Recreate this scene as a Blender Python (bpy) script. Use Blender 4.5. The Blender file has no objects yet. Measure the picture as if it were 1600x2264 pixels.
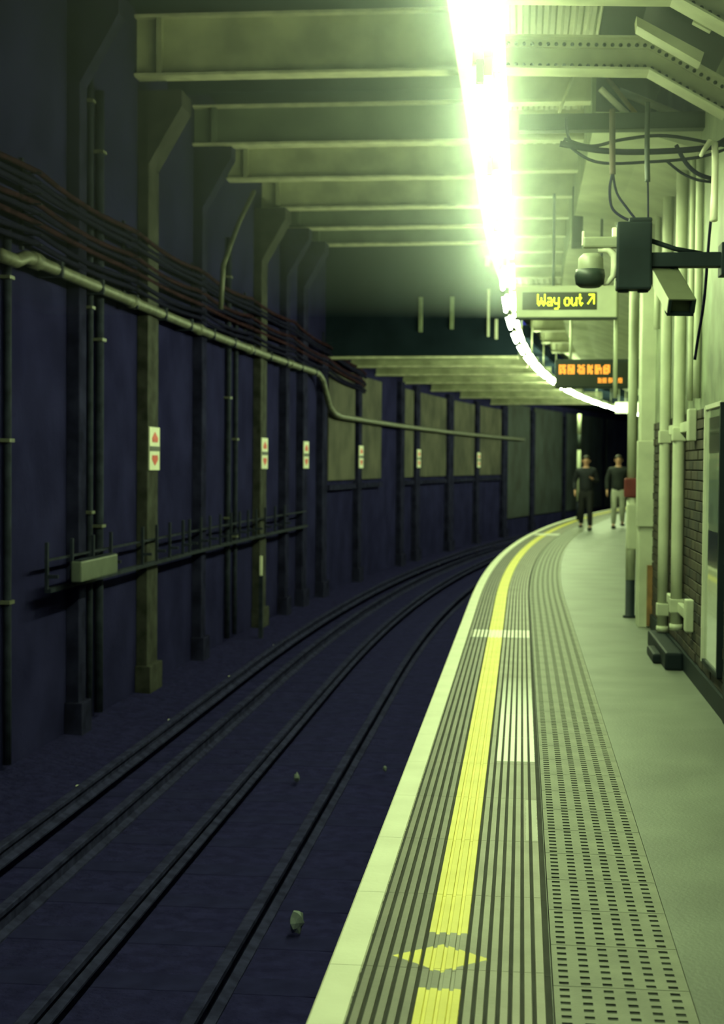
import bpy, bmesh, math, random
from mathutils import Vector, Matrix
random.seed(7)
SC = bpy.context.scene
COL = SC.collection

# ------------------------------------------------------------------ camera, world, exposure
CAM_H = 1.6
cam_d = bpy.data.cameras.new('camera')
cam_d.sensor_fit = 'HORIZONTAL'
cam_d.sensor_width = 24.0
cam_d.lens = 50.0
cam_d.clip_start = 0.05
cam_d.clip_end = 400
cam_d.dof.use_dof = True
cam_d.dof.focus_distance = 6.5
cam_d.dof.aperture_fstop = 3.2
cam = bpy.data.objects.new('camera', cam_d)
COL.objects.link(cam)
cam.matrix_world = (Matrix.Translation((0, 0, CAM_H)) @ Matrix.Rotation(math.pi / 2 - 0.032, 4, 'X')
                    @ Matrix.Rotation(0.008, 4, 'Z'))
SC.camera = cam

world = bpy.data.worlds.new('blue_fill')
SC.world = world
world.use_nodes = True
bg = world.node_tree.nodes['Background']
bg.inputs['Color'].default_value = (0.12, 0.14, 0.9, 1)  # added blue fill to tint the shadows, no sky in view
bg.inputs['Strength'].default_value = 0.4

SC.view_settings.view_transform = 'Standard'
SC.view_settings.look = 'None'
SC.view_settings.gamma = 1.0
SC.view_settings.use_curve_mapping = False
SC.view_settings.exposure = 0.0
cy = SC.cycles
cy.max_bounces = 3
cy.diffuse_bounces = 2
cy.glossy_bounces = 2
cy.transmission_bounces = 2
cy.volume_bounces = 0
cy.use_denoising = True
cy.use_adaptive_sampling = True
cy.adaptive_threshold = 0.06
cy.sample_clamp_indirect = 4.0
LAMP_COL = (0.77, 1.0, 0.48)
TUBE_POWER = 245.0
DIFFUSER_POWER = 30.0
BLOOM_DENSITY = 0.05  # density of the added volume that makes the lamp glow

# ------------------------------------------------------------------ the track's line: straight, then a curve to the right
TH = math.atan(0.1058)
S0, RAD = 18.0, 190.0


def heading(s):
    return TH + max(s - S0, 0) / RAD


def W(s, t, z=0.0):
    """s metres along the platform, t metres to the right of the camera's line, z above the platform."""
    a = max(s - S0, 0) / RAD
    al = min(s, S0) + RAD * math.sin(a) - t * math.sin(a)
    ri = RAD * (1 - math.cos(a)) + t * math.cos(a)
    return Vector((al * math.sin(TH) + ri * math.cos(TH), al * math.cos(TH) - ri * math.sin(TH), z))


def M(s, t, z=0.0):
    return Matrix.Translation(W(s, t, z)) @ Matrix.Rotation(-heading(s), 4, 'Z')


# ------------------------------------------------------------------ materials
MATS = {}


def mat(name, color, rough=0.6, spec=0.4, metal=0.0, var=0.25, scale=6.0, bump=0.0, bscale=40.0, coat=0.0, dark=None):
    if name in MATS:
        return MATS[name]
    m = bpy.data.materials.new(name)
    m.use_nodes = True
    nt = m.node_tree
    N, Lk = nt.nodes, nt.links
    b = N['Principled BSDF']
    b.inputs['Roughness'].default_value = rough
    b.inputs['Specular IOR Level'].default_value = spec
    b.inputs['Metallic'].default_value = metal
    b.inputs['Coat Weight'].default_value = coat
    tc = N.new('ShaderNodeTexCoord')
    ns = N.new('ShaderNodeTexNoise')
    ns.inputs['Scale'].default_value = scale
    ns.inputs['Detail'].default_value = 5
    Lk.new(tc.outputs['Object'], ns.inputs['Vector'])
    rp = N.new('ShaderNodeValToRGB')
    d = dark if dark else tuple(c * (1 - var) for c in color)
    rp.color_ramp.elements[0].position = 0.35
    rp.color_ramp.elements[0].color = (*d, 1)
    rp.color_ramp.elements[1].position = 0.65
    rp.color_ramp.elements[1].color = (*color, 1)
    Lk.new(ns.outputs['Fac'], rp.inputs['Fac'])
    Lk.new(rp.outputs['Color'], b.inputs['Base Color'])
    if bump > 0:
        n2 = N.new('ShaderNodeTexNoise')
        n2.inputs['Scale'].default_value = bscale
        n2.inputs['Detail'].default_value = 3
        Lk.new(tc.outputs['Object'], n2.inputs['Vector'])
        bp = N.new('ShaderNodeBump')
        bp.inputs['Strength'].default_value = bump
        bp.inputs['Distance'].default_value = 0.02
        Lk.new(n2.outputs['Fac'], bp.inputs['Height'])
        Lk.new(bp.outputs['Normal'], b.inputs['Normal'])
    MATS[name] = m
    return m


def emit(name, color, strength):
    m = bpy.data.materials.new(name)
    m.use_nodes = True
    b = m.node_tree.nodes['Principled BSDF']
    b.inputs['Base Color'].default_value = (*color, 1)
    b.inputs['Emission Color'].default_value = (*color, 1)
    b.inputs['Emission Strength'].default_value = strength
    if strength < 5:
        m.cycles.emission_sampling = 'NONE'
    MATS[name] = m
    return m


CREAM = mat('cream_paint', (0.56, 0.60, 0.43), 0.55, var=0.3, scale=2.5)
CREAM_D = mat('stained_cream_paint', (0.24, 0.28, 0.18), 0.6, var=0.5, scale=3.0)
STEEL_C = mat('cream_steel_paint', (0.58, 0.60, 0.42), 0.45, var=0.3, scale=4.0)
BEAM = mat('sooty_beam_paint', (0.50, 0.52, 0.34), 0.6, var=0.45, scale=2.0)
FLANGE = mat('pale_flange_paint', (0.60, 0.60, 0.42), 0.5, var=0.35, scale=6.0)
SOOT = mat('sooty_navy_shade_brick', (0.0200, 0.0182, 0.066), 0.9, 0.0, var=0.35, scale=1.5, bump=0.5, bscale=8)  # sooty brick with the navy of the shadows put into its colour
SOOTC = mat('sooty_teal_shade_concrete', (0.014, 0.022, 0.034), 0.9, 0.0, var=0.4, scale=1.2)  # soot plus the teal tone of the shadows in the base colour
PIL = mat('worn_pilaster_paint', (0.048, 0.048, 0.045), 0.8, 0.1, var=0.6, scale=5.0)
PIPEG = mat('galvanised_pipe', (0.13, 0.135, 0.10), 0.5, var=0.55, scale=9.0)
PIPED = mat('dull_conduit', (0.026, 0.030, 0.050), 0.7, 0.05, var=0.5, scale=8.0)  # shadow blue mixed into the conduit colour
CABLE = mat('dark_cable', (0.014, 0.013, 0.034), 0.8, 0.0, var=0.4)  # cable colour carries the navy of the shadows
CABLE_R = mat('reddish_cable', (0.040, 0.018, 0.028), 0.8, 0.0, var=0.7, scale=12.0)
BLACK = mat('black_paint', (0.012, 0.019, 0.024), 0.6, 0.12, var=0.3)
DARKST = mat('dark_steel_paint', (0.022, 0.034, 0.030), 0.5, var=0.4)
GREY = mat('grey_plastic', (0.25, 0.27, 0.2), 0.45, var=0.25)
PALE = mat('pale_plastic', (0.6, 0.62, 0.48), 0.4, var=0.15)
BALLAST = mat('dark_ballast', (0.0200, 0.0178, 0.066), 0.95, 0.0, var=0.35, scale=9, bump=1.0, bscale=16)  # navy shadow tone put into the ballast colour
CONC = mat('platform_asphalt', (0.14, 0.158, 0.128), 0.5, 0.45, var=0.3, scale=1.7, bump=0.12, bscale=60)
TACT = mat('tactile_concrete', (0.205, 0.215, 0.16), 0.6, 0.35, var=0.25, scale=5, bump=0.15, bscale=80)
GROOVE_SHADE = mat('groove_shade', (0.035, 0.036, 0.032), 0.8, 0.2, var=0.4)  # shade in the coping grooves, put into the colour
RAILT = mat('rail_steel', (0.030, 0.029, 0.075), 0.8, 0.0, metal=0.0, var=0.5, scale=10)  # rail colour tinted with the shadow navy
SLEEPER_SHADE = mat('sleeper_navy_shade', (0.0185, 0.017, 0.060), 0.9, 0.0, var=0.3)  # sleepers: shadow navy painted in, no rust colour
WOOD = mat('brown_board', (0.30, 0.16, 0.06), 0.6, var=0.4, scale=8)
REDM = mat('dark_red_paint', (0.16, 0.022, 0.022), 0.5, var=0.4)
SIGNW = mat('sign_white', (0.80, 0.80, 0.62), 0.4, var=0.08)
SIGNR = mat('sign_red', (0.75, 0.07, 0.05), 0.4, var=0.1)
SIGNK = mat('sign_dark_band', (0.05, 0.05, 0.05), 0.5, var=0.2)
MORTAR = mat('dado_mortar', (0.06, 0.06, 0.042), 0.9, var=0.4, scale=8)
BRICKS = [mat('brown_brick', (0.04, 0.03, 0.022), 0.7, var=0.4, scale=9),
          mat('dark_brick', (0.022, 0.02, 0.018), 0.7, var=0.4, scale=9),
          mat('olive_brick', (0.05, 0.042, 0.028), 0.7, var=0.4, scale=9)]
LED_Y = emit('led_yellow', (0.80, 1.0, 0.03), 2.6)
LED_O = emit('led_orange', (1.0, 0.34, 0.04), 1.5)
TUBE = emit('fluorescent_tube', LAMP_COL, TUBE_POWER)
DIFF = emit('lit_diffuser', LAMP_COL, DIFFUSER_POWER)
LEDBG = mat('display_black', (0.02, 0.026, 0.016), 0.35, var=0.1)


def coping_material():
    """Coping paving: its paint is laid out in metres, u = t across, v = s along (UV map)."""
    m = bpy.data.materials.new('painted_coping')
    m.use_nodes = True
    nt = m.node_tree
    N, Lk = nt.nodes, nt.links
    b = N['Principled BSDF']
    b.inputs['Roughness'].default_value = 0.55
    uv = N.new('ShaderNodeUVMap')
    uv.uv_map = 'metres'
    nz = N.new('ShaderNodeTexNoise')
    nz.inputs['Scale'].default_value = 40
    nz.inputs['Detail'].default_value = 4
    Lk.new(uv.outputs['UV'], nz.inputs['Vector'])
    sep = N.new('ShaderNodeSeparateXYZ')
    Lk.new(uv.outputs['UV'], sep.inputs[0])

    def mt(op, a, c=None, d=None):
        n = N.new('ShaderNodeMath')
        n.operation = op
        for i, v in enumerate((a, c, d)):
            if v is None:
                continue
            if isinstance(v, (int, float)):
                n.inputs[i].default_value = v
            else:
                Lk.new(v, n.inputs[i])
        return n.outputs[0]
    wob = mt('MULTIPLY', mt('SUBTRACT', nz.outputs['Fac'], 0.5), 0.012)
    U = mt('ADD', sep.outputs[0], wob)
    V = mt('ADD', sep.outputs[1], wob)

    def rng(x, a, c):
        return mt('MULTIPLY', mt('GREATER_THAN', x, a), mt('LESS_THAN', x, c))

    def mx(fac, c1, c2):
        n = N.new('ShaderNodeMix')
        n.data_type = 'RGBA'
        Lk.new(fac, n.inputs[0])
        for sck, v in ((n.inputs[6], c1), (n.inputs[7], c2)):
            if isinstance(v, tuple):
                sck.default_value = (*v, 1)
            else:
                Lk.new(v, sck)
        return n.outputs[2]
    n2 = N.new('ShaderNodeTexNoise')
    n2.inputs['Scale'].default_value = 4
    n2.inputs['Detail'].default_value = 6
    Lk.new(uv.outputs['UV'], n2.inputs['Vector'])
    rp = N.new('ShaderNodeMapRange')
    rp.inputs['From Min'].default_value = 0.3
    rp.inputs['From Max'].default_value = 0.7
    Lk.new(n2.outputs['Fac'], rp.inputs['Value'])
    stone = mx(rp.outputs[0], (0.17, 0.16, 0.115), (0.25, 0.24, 0.175))
    dirty = mx(rp.outputs[0], (0.095, 0.09, 0.068), (0.14, 0.13, 0.098))
    col = mx(mt('LESS_THAN', U, -0.235), stone, dirty)
    yel = mt('MULTIPLY', rng(U, -0.306, -0.165), mt('SUBTRACT', 1.0, rng(V, 4.56, 5.11)))
    dia = mt('LESS_THAN', mt('ADD', mt('DIVIDE', mt('ABSOLUTE', mt('ADD', U, 0.243)), 0.158),
                             mt('DIVIDE', mt('ABSOLUTE', mt('SUBTRACT', V, 4.85)), 0.135)), 1.0)
    yfac = mt('MAXIMUM', yel, dia)
    col = mx(yfac, col, mx(rp.outputs[0], (0.66, 0.58, 0.06), (0.78, 0.70, 0.10)))
    # pale worn patch on the last rib, white ribs and white cross bars
    patch = mt('MULTIPLY', rng(U, 0.035, 0.085), rng(V, 6.42, 7.2))
    col = mx(mt('MULTIPLY', patch, 0.55), col, (0.5, 0.5, 0.4))
    ribs = mt('MULTIPLY', rng(U, -0.126, 0.086), rng(V, 8.14, 11.4))
    fade = N.new('ShaderNodeMapRange')
    fade.inputs['From Min'].default_value = 11.4
    fade.inputs['From Max'].default_value = 9.6
    Lk.new(V, fade.inputs['Value'])
    col = mx(mt('MULTIPLY', ribs, fade.outputs[0]), col, (0.82, 0.83, 0.74))
    bar = mt('MULTIPLY', rng(U, -0.455, 0.2), mt('MAXIMUM', rng(V, 14.02, 14.64), rng(V, 34.7, 35.6)))
    col = mx(mt('MULTIPLY', bar, 0.85), col, (0.82, 0.82, 0.70))
    col = mx(mt('LESS_THAN', U, -0.488), col, mx(rp.outputs[0], (0.60, 0.60, 0.45), (0.70, 0.70, 0.54)))
    Lk.new(col, b.inputs['Base Color'])
    bp = N.new('ShaderNodeBump')
    bp.inputs['Strength'].default_value = 0.12
    bp.inputs['Distance'].default_value = 0.01
    Lk.new(nz.outputs['Fac'], bp.inputs['Height'])
    Lk.new(bp.outputs['Normal'], b.inputs['Normal'])
    return m


COPING = coping_material()


# ------------------------------------------------------------------ helpers
def put(o, parent=None):
    COL.objects.link(o)
    if parent is not None:
        o.parent = parent
    return o


def tag(o, label=None, cat=None, group=None, kind=None):
    if label:
        o['label'] = label
    if cat:
        o['category'] = cat
    if group:
        o['group'] = group
    if kind:
        o['kind'] = kind
    return o


def mesh_obj(name, verts, faces, m, parent=None, smooth=False):
    me = bpy.data.meshes.new(name)
    me.from_pydata([tuple(v) for v in verts], [], faces)
    if isinstance(m, (list, tuple)):
        for x in m:
            me.materials.append(x)
    else:
        me.materials.append(m)
    me.validate()
    if smooth:
        for p in me.polygons:
            p.use_smooth = True
    me.update()
    return put(bpy.data.objects.new(name, me), parent)


def empty(name, matrix, label=None, cat=None, group=None):
    o = bpy.data.objects.new(name, None)
    o.empty_display_size = 0.1
    put(o)
    o.matrix_world = matrix
    return tag(o, label, cat, group)


class MB:
    """collects boxes, tubes and lathes into one mesh"""

    def __init__(s):
        s.v, s.f, s.mi = [], [], []

    def add(s, verts, faces, mi=0):
        n = len(s.v)
        s.v += [tuple(v) for v in verts]
        s.f += [tuple(i + n for i in f) for f in faces]
        s.mi += [mi] * len(faces)
        return s

    def box(s, x0, x1, y0, y1, z0, z1, mi=0, bev=0.0, mtx=None):
        if bev > 0:
            bm = bmesh.new()
            bmesh.ops.create_cube(bm, size=1)
            for v in bm.verts:
                v.co = Vector(((x0 + x1) / 2 + v.co.x * (x1 - x0), (y0 + y1) / 2 + v.co.y * (y1 - y0),
                               (z0 + z1) / 2 + v.co.z * (z1 - z0)))
            bmesh.ops.bevel(bm, geom=bm.edges[:], offset=bev, segments=2, affect='EDGES', profile=0.6)
            bm.verts.index_update()
            vs = [v.co.copy() for v in bm.verts]
            fs = [[v.index for v in f.verts] for f in bm.faces]
            bm.free()
        else:
            vs = [Vector(p) for p in ((x0, y0, z0), (x1, y0, z0), (x1, y1, z0), (x0, y1, z0),
                                      (x0, y0, z1), (x1, y0, z1), (x1, y1, z1), (x0, y1, z1))]
            fs = [(0, 3, 2, 1), (4, 5, 6, 7), (0, 1, 5, 4), (1, 2, 6, 5), (2, 3, 7, 6), (3, 0, 4, 7)]
        if mtx is not None:
            vs = [mtx @ v for v in vs]
        return s.add(vs, fs, mi)

    def tube(s, pts, r, n=8, mi=0, caps=True):
        pts = [Vector(p) for p in pts]
        rr = r if isinstance(r, (list, tuple)) else [r] * len(pts)
        vs, fs = [], []
        up0 = None
        for i, p in enumerate(pts):
            a = pts[max(i - 1, 0)]
            c = pts[min(i + 1, len(pts) - 1)]
            d = (c - a).normalized()
            if up0 is None:
                up0 = Vector((0, 0, 1)) if abs(d.z) < 0.9 else Vector((1, 0, 0))
            sd = d.cross(up0)
            if sd.length < 1e-4:
                sd = d.orthogonal()
            sd.normalize()
            up = sd.cross(d).normalized()
            up0 = up
            for k in range(n):
                an = 2 * math.pi * k / n
                vs.append(p + (sd * math.cos(an) + up * math.sin(an)) * rr[i])
        for i in range(len(pts) - 1):
            for k in range(n):
                k2 = (k + 1) % n
                fs.append((i * n + k, i * n + k2, (i + 1) * n + k2, (i + 1) * n + k))
        if caps:
            fs.append(tuple(range(n))[::-1])
            fs.append(tuple((len(pts) - 1) * n + k for k in range(n)))
        return s.add(vs, fs, mi)

    def prism(s, poly, y0, y1, mi=0):
        """polygon in x,z extruded along y"""
        n = len(poly)
        vs = [(p[0], y0, p[1]) for p in poly] + [(p[0], y1, p[1]) for p in poly]
        fs = [tuple(range(n)), tuple(range(2 * n - 1, n - 1, -1))]
        for k in range(n):
            k2 = (k + 1) % n
            fs.append((k, n + k, n + k2, k2))
        return s.add(vs, fs, mi)

    def build(s, name, m, parent=None, smooth=False):
        o = mesh_obj(name, s.v, s.f, m, parent, smooth)
        if isinstance(m, (list, tuple)):
            for p, i in zip(o.data.polygons, s.mi):
                p.material_index = i
        bm = bmesh.new()
        bm.from_mesh(o.data)
        bmesh.ops.recalc_face_normals(bm, faces=bm.faces)
        bm.to_mesh(o.data)
        bm.free()
        return o


def srange(a, b, d):
    n = max(1, int(math.ceil((b - a) / d - 1e-6)))
    return [a + (b - a) * i / n for i in range(n + 1)]


def sweep(mb, prof, s0, s1, ds=1.0, closed=True, mi=0, caps=True):
    """profile of (t, z) points carried along the curve"""
    ss = srange(s0, s1, ds)
    n = len(prof)
    vs = [W(s, t, z) for s in ss for t, z in prof]
    fs = []
    for i in range(len(ss) - 1):
        for k in range(n if closed else n - 1):
            k2 = (k + 1) % n
            fs.append((i * n + k, (i + 1) * n + k, (i + 1) * n + k2, i * n + k2))
    if closed and caps:
        fs.append(tuple(range(n)))
        fs.append(tuple((len(ss) - 1) * n + k for k in range(n))[::-1])
    return mb.add(vs, fs, mi)


def rect(t0, t1, z0, z1):
    return [(t0, z0), (t1, z0), (t1, z1), (t0, z1)]


def curve_tube(mb, stz, r, n=8, mi=0):
    return mb.tube([W(*p) for p in stz], r, n, mi)


ORD = ['first', 'second', 'third', 'fourth', 'fifth', 'sixth', 'seventh', 'eighth', 'ninth', 'tenth', 'eleventh', 'twelfth',
       'thirteenth', 'fourteenth', 'fifteenth', 'sixteenth', 'seventeenth', 'eighteenth', 'nineteenth', 'twentieth',
       'twenty-first', 'twenty-second', 'twenty-third', 'twenty-fourth', 'twenty-fifth', 'twenty-sixth']

SB, SF = -6.0, 95.0            # built length of the station
TW = -4.4                      # far wall across the track
TR = 1.3                       # platform wall, up to the set-back
EDGE = -0.597

# ------------------------------------------------------------------ platform
mb = MB()
sweep(mb, [(-0.54, -1.3), (-0.54, -0.055), (0.5275, -0.055), (0.5275, 0.0), (2.0, 0.0), (2.0, -1.3)], SB, SF, 1.0)
floor = tag(mb.build('floor', [CONC]), 'grey platform floor running beside the curved track', 'platform floor', kind='structure')

# coping slabs with ribs: each its own part
SL = 0.83


def coping_slab(s0):
    s1 = s0 + SL - 0.003
    prof = [(EDGE, -0.055, 0), (EDGE, -0.004, 0), (EDGE + 0.006, 0.0, 0), (-0.492, 0.0, 0)]
    t = -0.488
    while t < 0.05:
        prof += [(t, -0.007, 1), (t + 0.0105, -0.007, 0), (t + 0.0125, 0.0, 0), (t + 0.034, 0.0, 0)]
        t += 0.0358
    prof += [(0.0865, 0.0, 0), (0.089, -0.009, 1), (0.108, -0.009, 1), (0.108, -0.055, 1)]
    ss = srange(s0, s1, 0.45)
    n = len(prof)
    vs, fs, mi, uvs = [], [], [], []
    for s in ss:
        for p in prof:
            vs.append(W(s, p[0], p[1]))
            uvs.append((p[0], s))
    for i in range(len(ss) - 1):
        for k in range(n - 1):
            fs.append((i * n + k, i * n + k + 1, (i + 1) * n + k + 1, (i + 1) * n + k))
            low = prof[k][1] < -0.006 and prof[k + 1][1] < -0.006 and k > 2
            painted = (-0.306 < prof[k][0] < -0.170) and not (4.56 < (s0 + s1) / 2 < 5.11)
            mi.append(1 if low and not painted else 0)  # groove bottoms painted dark as the shade in them
    # end faces
    fs.append(tuple(range(n)))
    mi.append(0)
    o = mesh_obj('coping_slab', vs, fs, [COPING, GROOVE_SHADE], floor)
    me = o.data
    lay = me.uv_layers.new(name='metres')
    for lp in me.loops:
        lay.data[lp.index].uv = uvs[lp.vertex_index]
    for p, i in zip(me.polygons, mi):
        p.material_index = i
    return o


s = 4.74 - SL * 4
while s < 62:
    coping_slab(s)
    s += SL

# tactile slabs: 6 columns of 7 slots, one shared mesh
TS = 0.4


def tactile_mesh():
    xs = [0.0]
    for c in range(6):
        x = 0.018 + c * 0.0665
        xs += [x, x + 0.030]
    xs.append(0.411)
    ys = [0.0]
    for r in range(7):
        y = 0.012 + r * 0.0565
        ys += [y, y + 0.024]
    ys.append(TS - 0.004)
    b = MB()
    D = -0.004
    vid = {}

    def V(i, j, z):
        k = (i, j, z)
        if k not in vid:
            vid[k] = len(b.v)
            b.v.append((xs[i], ys[j], z))
        return vid[k]
    for i in range(len(xs) - 1):
        for j in range(len(ys) - 1):
            hole = i % 2 == 1 and j % 2 == 1
            z = D if hole else 0.0
            b.f.append((V(i, j, z), V(i + 1, j, z), V(i + 1, j + 1, z), V(i, j + 1, z)))
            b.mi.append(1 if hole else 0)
            if hole:
                for (a, c) in (((i, j), (i + 1, j)), ((i + 1, j), (i + 1, j + 1)), ((i + 1, j + 1), (i, j + 1)), ((i, j + 1), (i, j))):
                    b.f.append((V(*a, 0.0), V(*c, 0.0), V(*c, D), V(*a, D)))
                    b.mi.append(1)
    # sides
    I, J = len(xs) - 1, len(ys) - 1
    n0 = len(b.v)
    b.v += [(0, 0, -.055), (xs[I], 0, -.055), (xs[I], ys[J], -.055), (0, ys[J], -.055), (0, 0, 0), (xs[I], 0, 0), (xs[I], ys[J], 0), (0, ys[J], 0)]
    for a, c in ((0, 1), (1, 2), (2, 3), (3, 0)):
        b.f.append((n0 + a, n0 + c, n0 + 4 + c, n0 + 4 + a))
        b.mi.append(1)
    o = b.build('tactile_slab', [TACT, mat('slot_shade', (0.07, 0.08, 0.065), 0.8, 0.2, var=0.5)], floor)  # slots painted dark for shade the shallow relief does not give
    return o


first = tactile_mesh()
s = 5.03 - TS * 8
k = 0
while s < 50:
    o = first if k == 0 else put(first.copy(), floor)
    o.matrix_world = M(s, 0.114, 0.0)
    s += TS
    k += 1

# ------------------------------------------------------------------ track
mb = MB()
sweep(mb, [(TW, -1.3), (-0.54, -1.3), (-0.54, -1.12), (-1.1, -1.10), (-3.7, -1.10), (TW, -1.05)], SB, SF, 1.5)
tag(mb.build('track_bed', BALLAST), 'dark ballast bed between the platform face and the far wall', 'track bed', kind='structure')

track = empty('railway_track', M(0, -2.2, -1.1), 'dark four-rail railway track curving away beside the platform', 'track')
inv = track.matrix_world.inverted()


def child(o, parent):
    o.parent = parent
    o.matrix_parent_inverse = parent.matrix_world.inverted()
    return o


ZR = -0.95


def rail(name, t, top, m, hh=0.15):
    prof = [(t - 0.06, top - hh), (t + 0.06, top - hh), (t + 0.06, top - hh + 0.012), (t + 0.012, top - hh + 0.03),
            (t + 0.012, top - 0.04), (t + 0.034, top - 0.03), (t + 0.034, top - 0.004), (t + 0.026, top),
            (t - 0.026, top), (t - 0.034, top - 0.004), (t - 0.034, top - 0.03), (t - 0.012, top - 0.04),
            (t - 0.012, top - hh + 0.03), (t - 0.06, top - hh + 0.012)]
    b = MB()
    sweep(b, prof, SB, SF, 1.0)
    return child(b.build(name, m), track)


rail('running_rail', -1.49, ZR, RAILT)
rail('running_rail', -2.93, ZR, RAILT)
rail('conductor_rail', -2.2, ZR + 0.04, RAILT, 0.10)
cr = rail('conductor_rail', -3.32, ZR + 0.075, RAILT, 0.12)
b0 = MB()
b0.tube([(0, 0, 0), (0, 0, 0.05), (0, 0, 0.055), (0, 0, 0.10)], [0.06, 0.06, 0.045, 0.045], 10)
ins = None
for k in range(14):
    s = 8.4 + k * 3.1
    if ins is None:
        ins = b0.build('insulator_pot', SIGNW, None)
        o = ins
    else:
        o = put(ins.copy())
    o.matrix_world = M(s, -3.32 - 0.10, ZR - 0.1)
    child(o, cr)
b0 = MB()
b0.box(-1.25, 1.25, -0.125, 0.125, -0.12, 0.004, bev=0.01)
slp = None
s = 4.0
while s < 60:
    if slp is None:
        slp = b0.build('sleeper', SLEEPER_SHADE)
        o = slp
    else:
        o = put(slp.copy())
    o.matrix_world = M(s, -2.25, -1.1)
    child(o, track)
    s += 0.72
# litter lying between the rails
for s, t, lab, sz in ((8.45, -1.25, 'crumpled pale paper scrap by the near rail, largest on the track', 0.045),
                      (12.45, -1.85, 'small pale wrapper lying beside the centre rail', 0.026),
                      (12.95, -1.15, 'tiny pale scrap close under the platform edge', 0.018)):
    bm = bmesh.new()
    bmesh.ops.create_icosphere(bm, subdivisions=2, radius=1)
    for v in bm.verts:
        v.co = Vector((v.co.x * sz, v.co.y * sz * 1.3, v.co.z * sz * 1.6)) * (0.7 + 0.5 * random.random())
    me = bpy.data.meshes.new('paper_scrap')
    bm.to_mesh(me)
    bm.free()
    me.materials.append(mat('grubby_paper', (0.16, 0.19, 0.18), 0.8))
    o = put(bpy.data.objects.new('paper_scrap', me))
    o.matrix_world = M(s, t, -1.06 + sz)
    tag(o, lab, 'litter')

# ------------------------------------------------------------------ far wall across the track
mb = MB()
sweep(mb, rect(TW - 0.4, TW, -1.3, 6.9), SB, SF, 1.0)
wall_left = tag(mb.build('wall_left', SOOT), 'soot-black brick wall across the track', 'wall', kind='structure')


PIL2 = mat('sooty_navy_shade_pilaster', (0.024, 0.023, 0.058), 0.9, 0.0, var=0.6, scale=4)  # sooty, with shadow navy in the base colour


def pilaster(s, w, top, m=PIL2, depth=0.13, corbel=True, z0=-1.1):
    b = MB()
    b.box(0, depth, -w / 2, w / 2, z0, top, bev=0.012)
    b.box(0, depth + 0.05, -w / 2 - 0.05, w / 2 + 0.05, z0, z0 + 0.35, bev=0.012)
    if corbel:
        vs = []
        for (y, ex) in ((-w / 2, 0), (w / 2, 0)):
            for x, z in ((0, top - 0.75), (depth, top - 0.75), (depth + 0.38, top - 0.1), (depth + 0.38, top + 0.08), (0, top + 0.08)):
                vs.append((x, y, z))
        b.add(vs, [(0, 1, 2, 3, 4), (9, 8, 7, 6, 5), (0, 5, 6, 1), (1, 6, 7, 2), (2, 7, 8, 3), (3, 8, 9, 4), (4, 9, 5, 0)])
    o = b.build('pilaster', m, wall_left)
    o.matrix_world = M(s, TW, 0)
    return o


for s, w, top in ((11.0, 0.3, 5.7), (14.38, 0.24, 6.0), (17.2, 0.5, 5.75), (19.95, 0.28, 5.75), (24.05, 0.48, 5.6), (26.05, 0.3, 5.6), (27.65, 0.42, 5.6)):
    pilaster(s, w, top, PIL if s in (17.2, 24.05) else PIL2)
for s, w in ((29.6, 0.5), (33.5, 0.4), (38.9, 0.5), (41.05, 0.55), (46.0, 0.8), (50.35, 0.5), (55.0, 0.8), (60, 0.6), (66, 0.3)):
    pilaster(s, w, 3.75, corbel=False)
# deep dark recesses of the far bend, framed by raised wall panels (paler, patchy render)
REND = mat('patchy_render', (0.065, 0.06, 0.045), 0.85, var=0.75, scale=1.1)
for a, c in ((30.3, 33.2), (33.8, 36.4), (38.95, 40.7), (41.4, 45.5), (46.5, 50.0), (50.7, 54.5)):
    b = MB()
    sweep(b, rect(TW, TW + 0.06, 1.25, 3.6), a, c, 0.6)
    b.build('render_panel', REND, wall_left)
    b = MB()
    sweep(b, rect(TW, TW + 0.10, 1.05, 1.16), a, c, 0.6)
    b.build('ledge', PIL2, wall_left)


RENDF = mat('teal_shade_lift', (0.030, 0.040, 0.046), 0.85, var=0.7, scale=0.9)  # added panels whose colour lifts the dark of the far bend
for a, c in ((55.5, 59.6), (60.4, 65.6), (66.4, 73.5), (74.2, 84)):
    b = MB()
    sweep(b, rect(TW, TW + 0.06, -0.4, 3.9), a, c, 0.8)
    b.build('render_panel', RENDF, wall_left)


def arrow_sign(s, lab):
    t = TW + 0.135
    e = empty('arrow_sign', M(s, t, 1.755), lab, 'sign', 'red arrow signs on the far wall pilasters')
    w = 0.235
    b = MB()
    b.box(0, 0.018, -w, w, -0.25, 0.25, bev=0.004)
    b.build('plate', SIGNW, e)
    b = MB()
    b.box(0.017, 0.022, -w, w, -0.028, 0.028)
    b.build('dark_band', SIGNK, e)
    for sg in (1, -1):
        b = MB()
        # open arrow head with two barbs
        z0 = 0.07 * sg
        pts = [(0.0, 0.195), (0.11, 0.125), (0.095, 0.075), (0.035, 0.125), (0.035, 0.075), (-0.035, 0.075), (-0.035, 0.125),
               (-0.095, 0.075), (-0.11, 0.125)]
        vs = [(0.0185, p[0] * 1.3, p[1] * sg) for p in pts] + [(0.0225, p[0] * 1.3, p[1] * sg) for p in pts]
        n = len(pts)
        fs = []
        for k in range(1, n - 1):
            pass
        bm = bmesh.new()
        bv = [bm.verts.new(v) for v in vs[n:]]
        f = bm.faces.new(bv)
        bmesh.ops.triangulate(bm, faces=[f])
        bm.verts.index_update()
        fs = [[v.index + n for v in f.verts] for f in bm.faces]
        bm.free()
        for k in range(n):
            k2 = (k + 1) % n
            fs.append((k, k2, n + k2, n + k))
        b.add(vs, fs)
        b.build('arrow', SIGNR, e)
    return e


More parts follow.
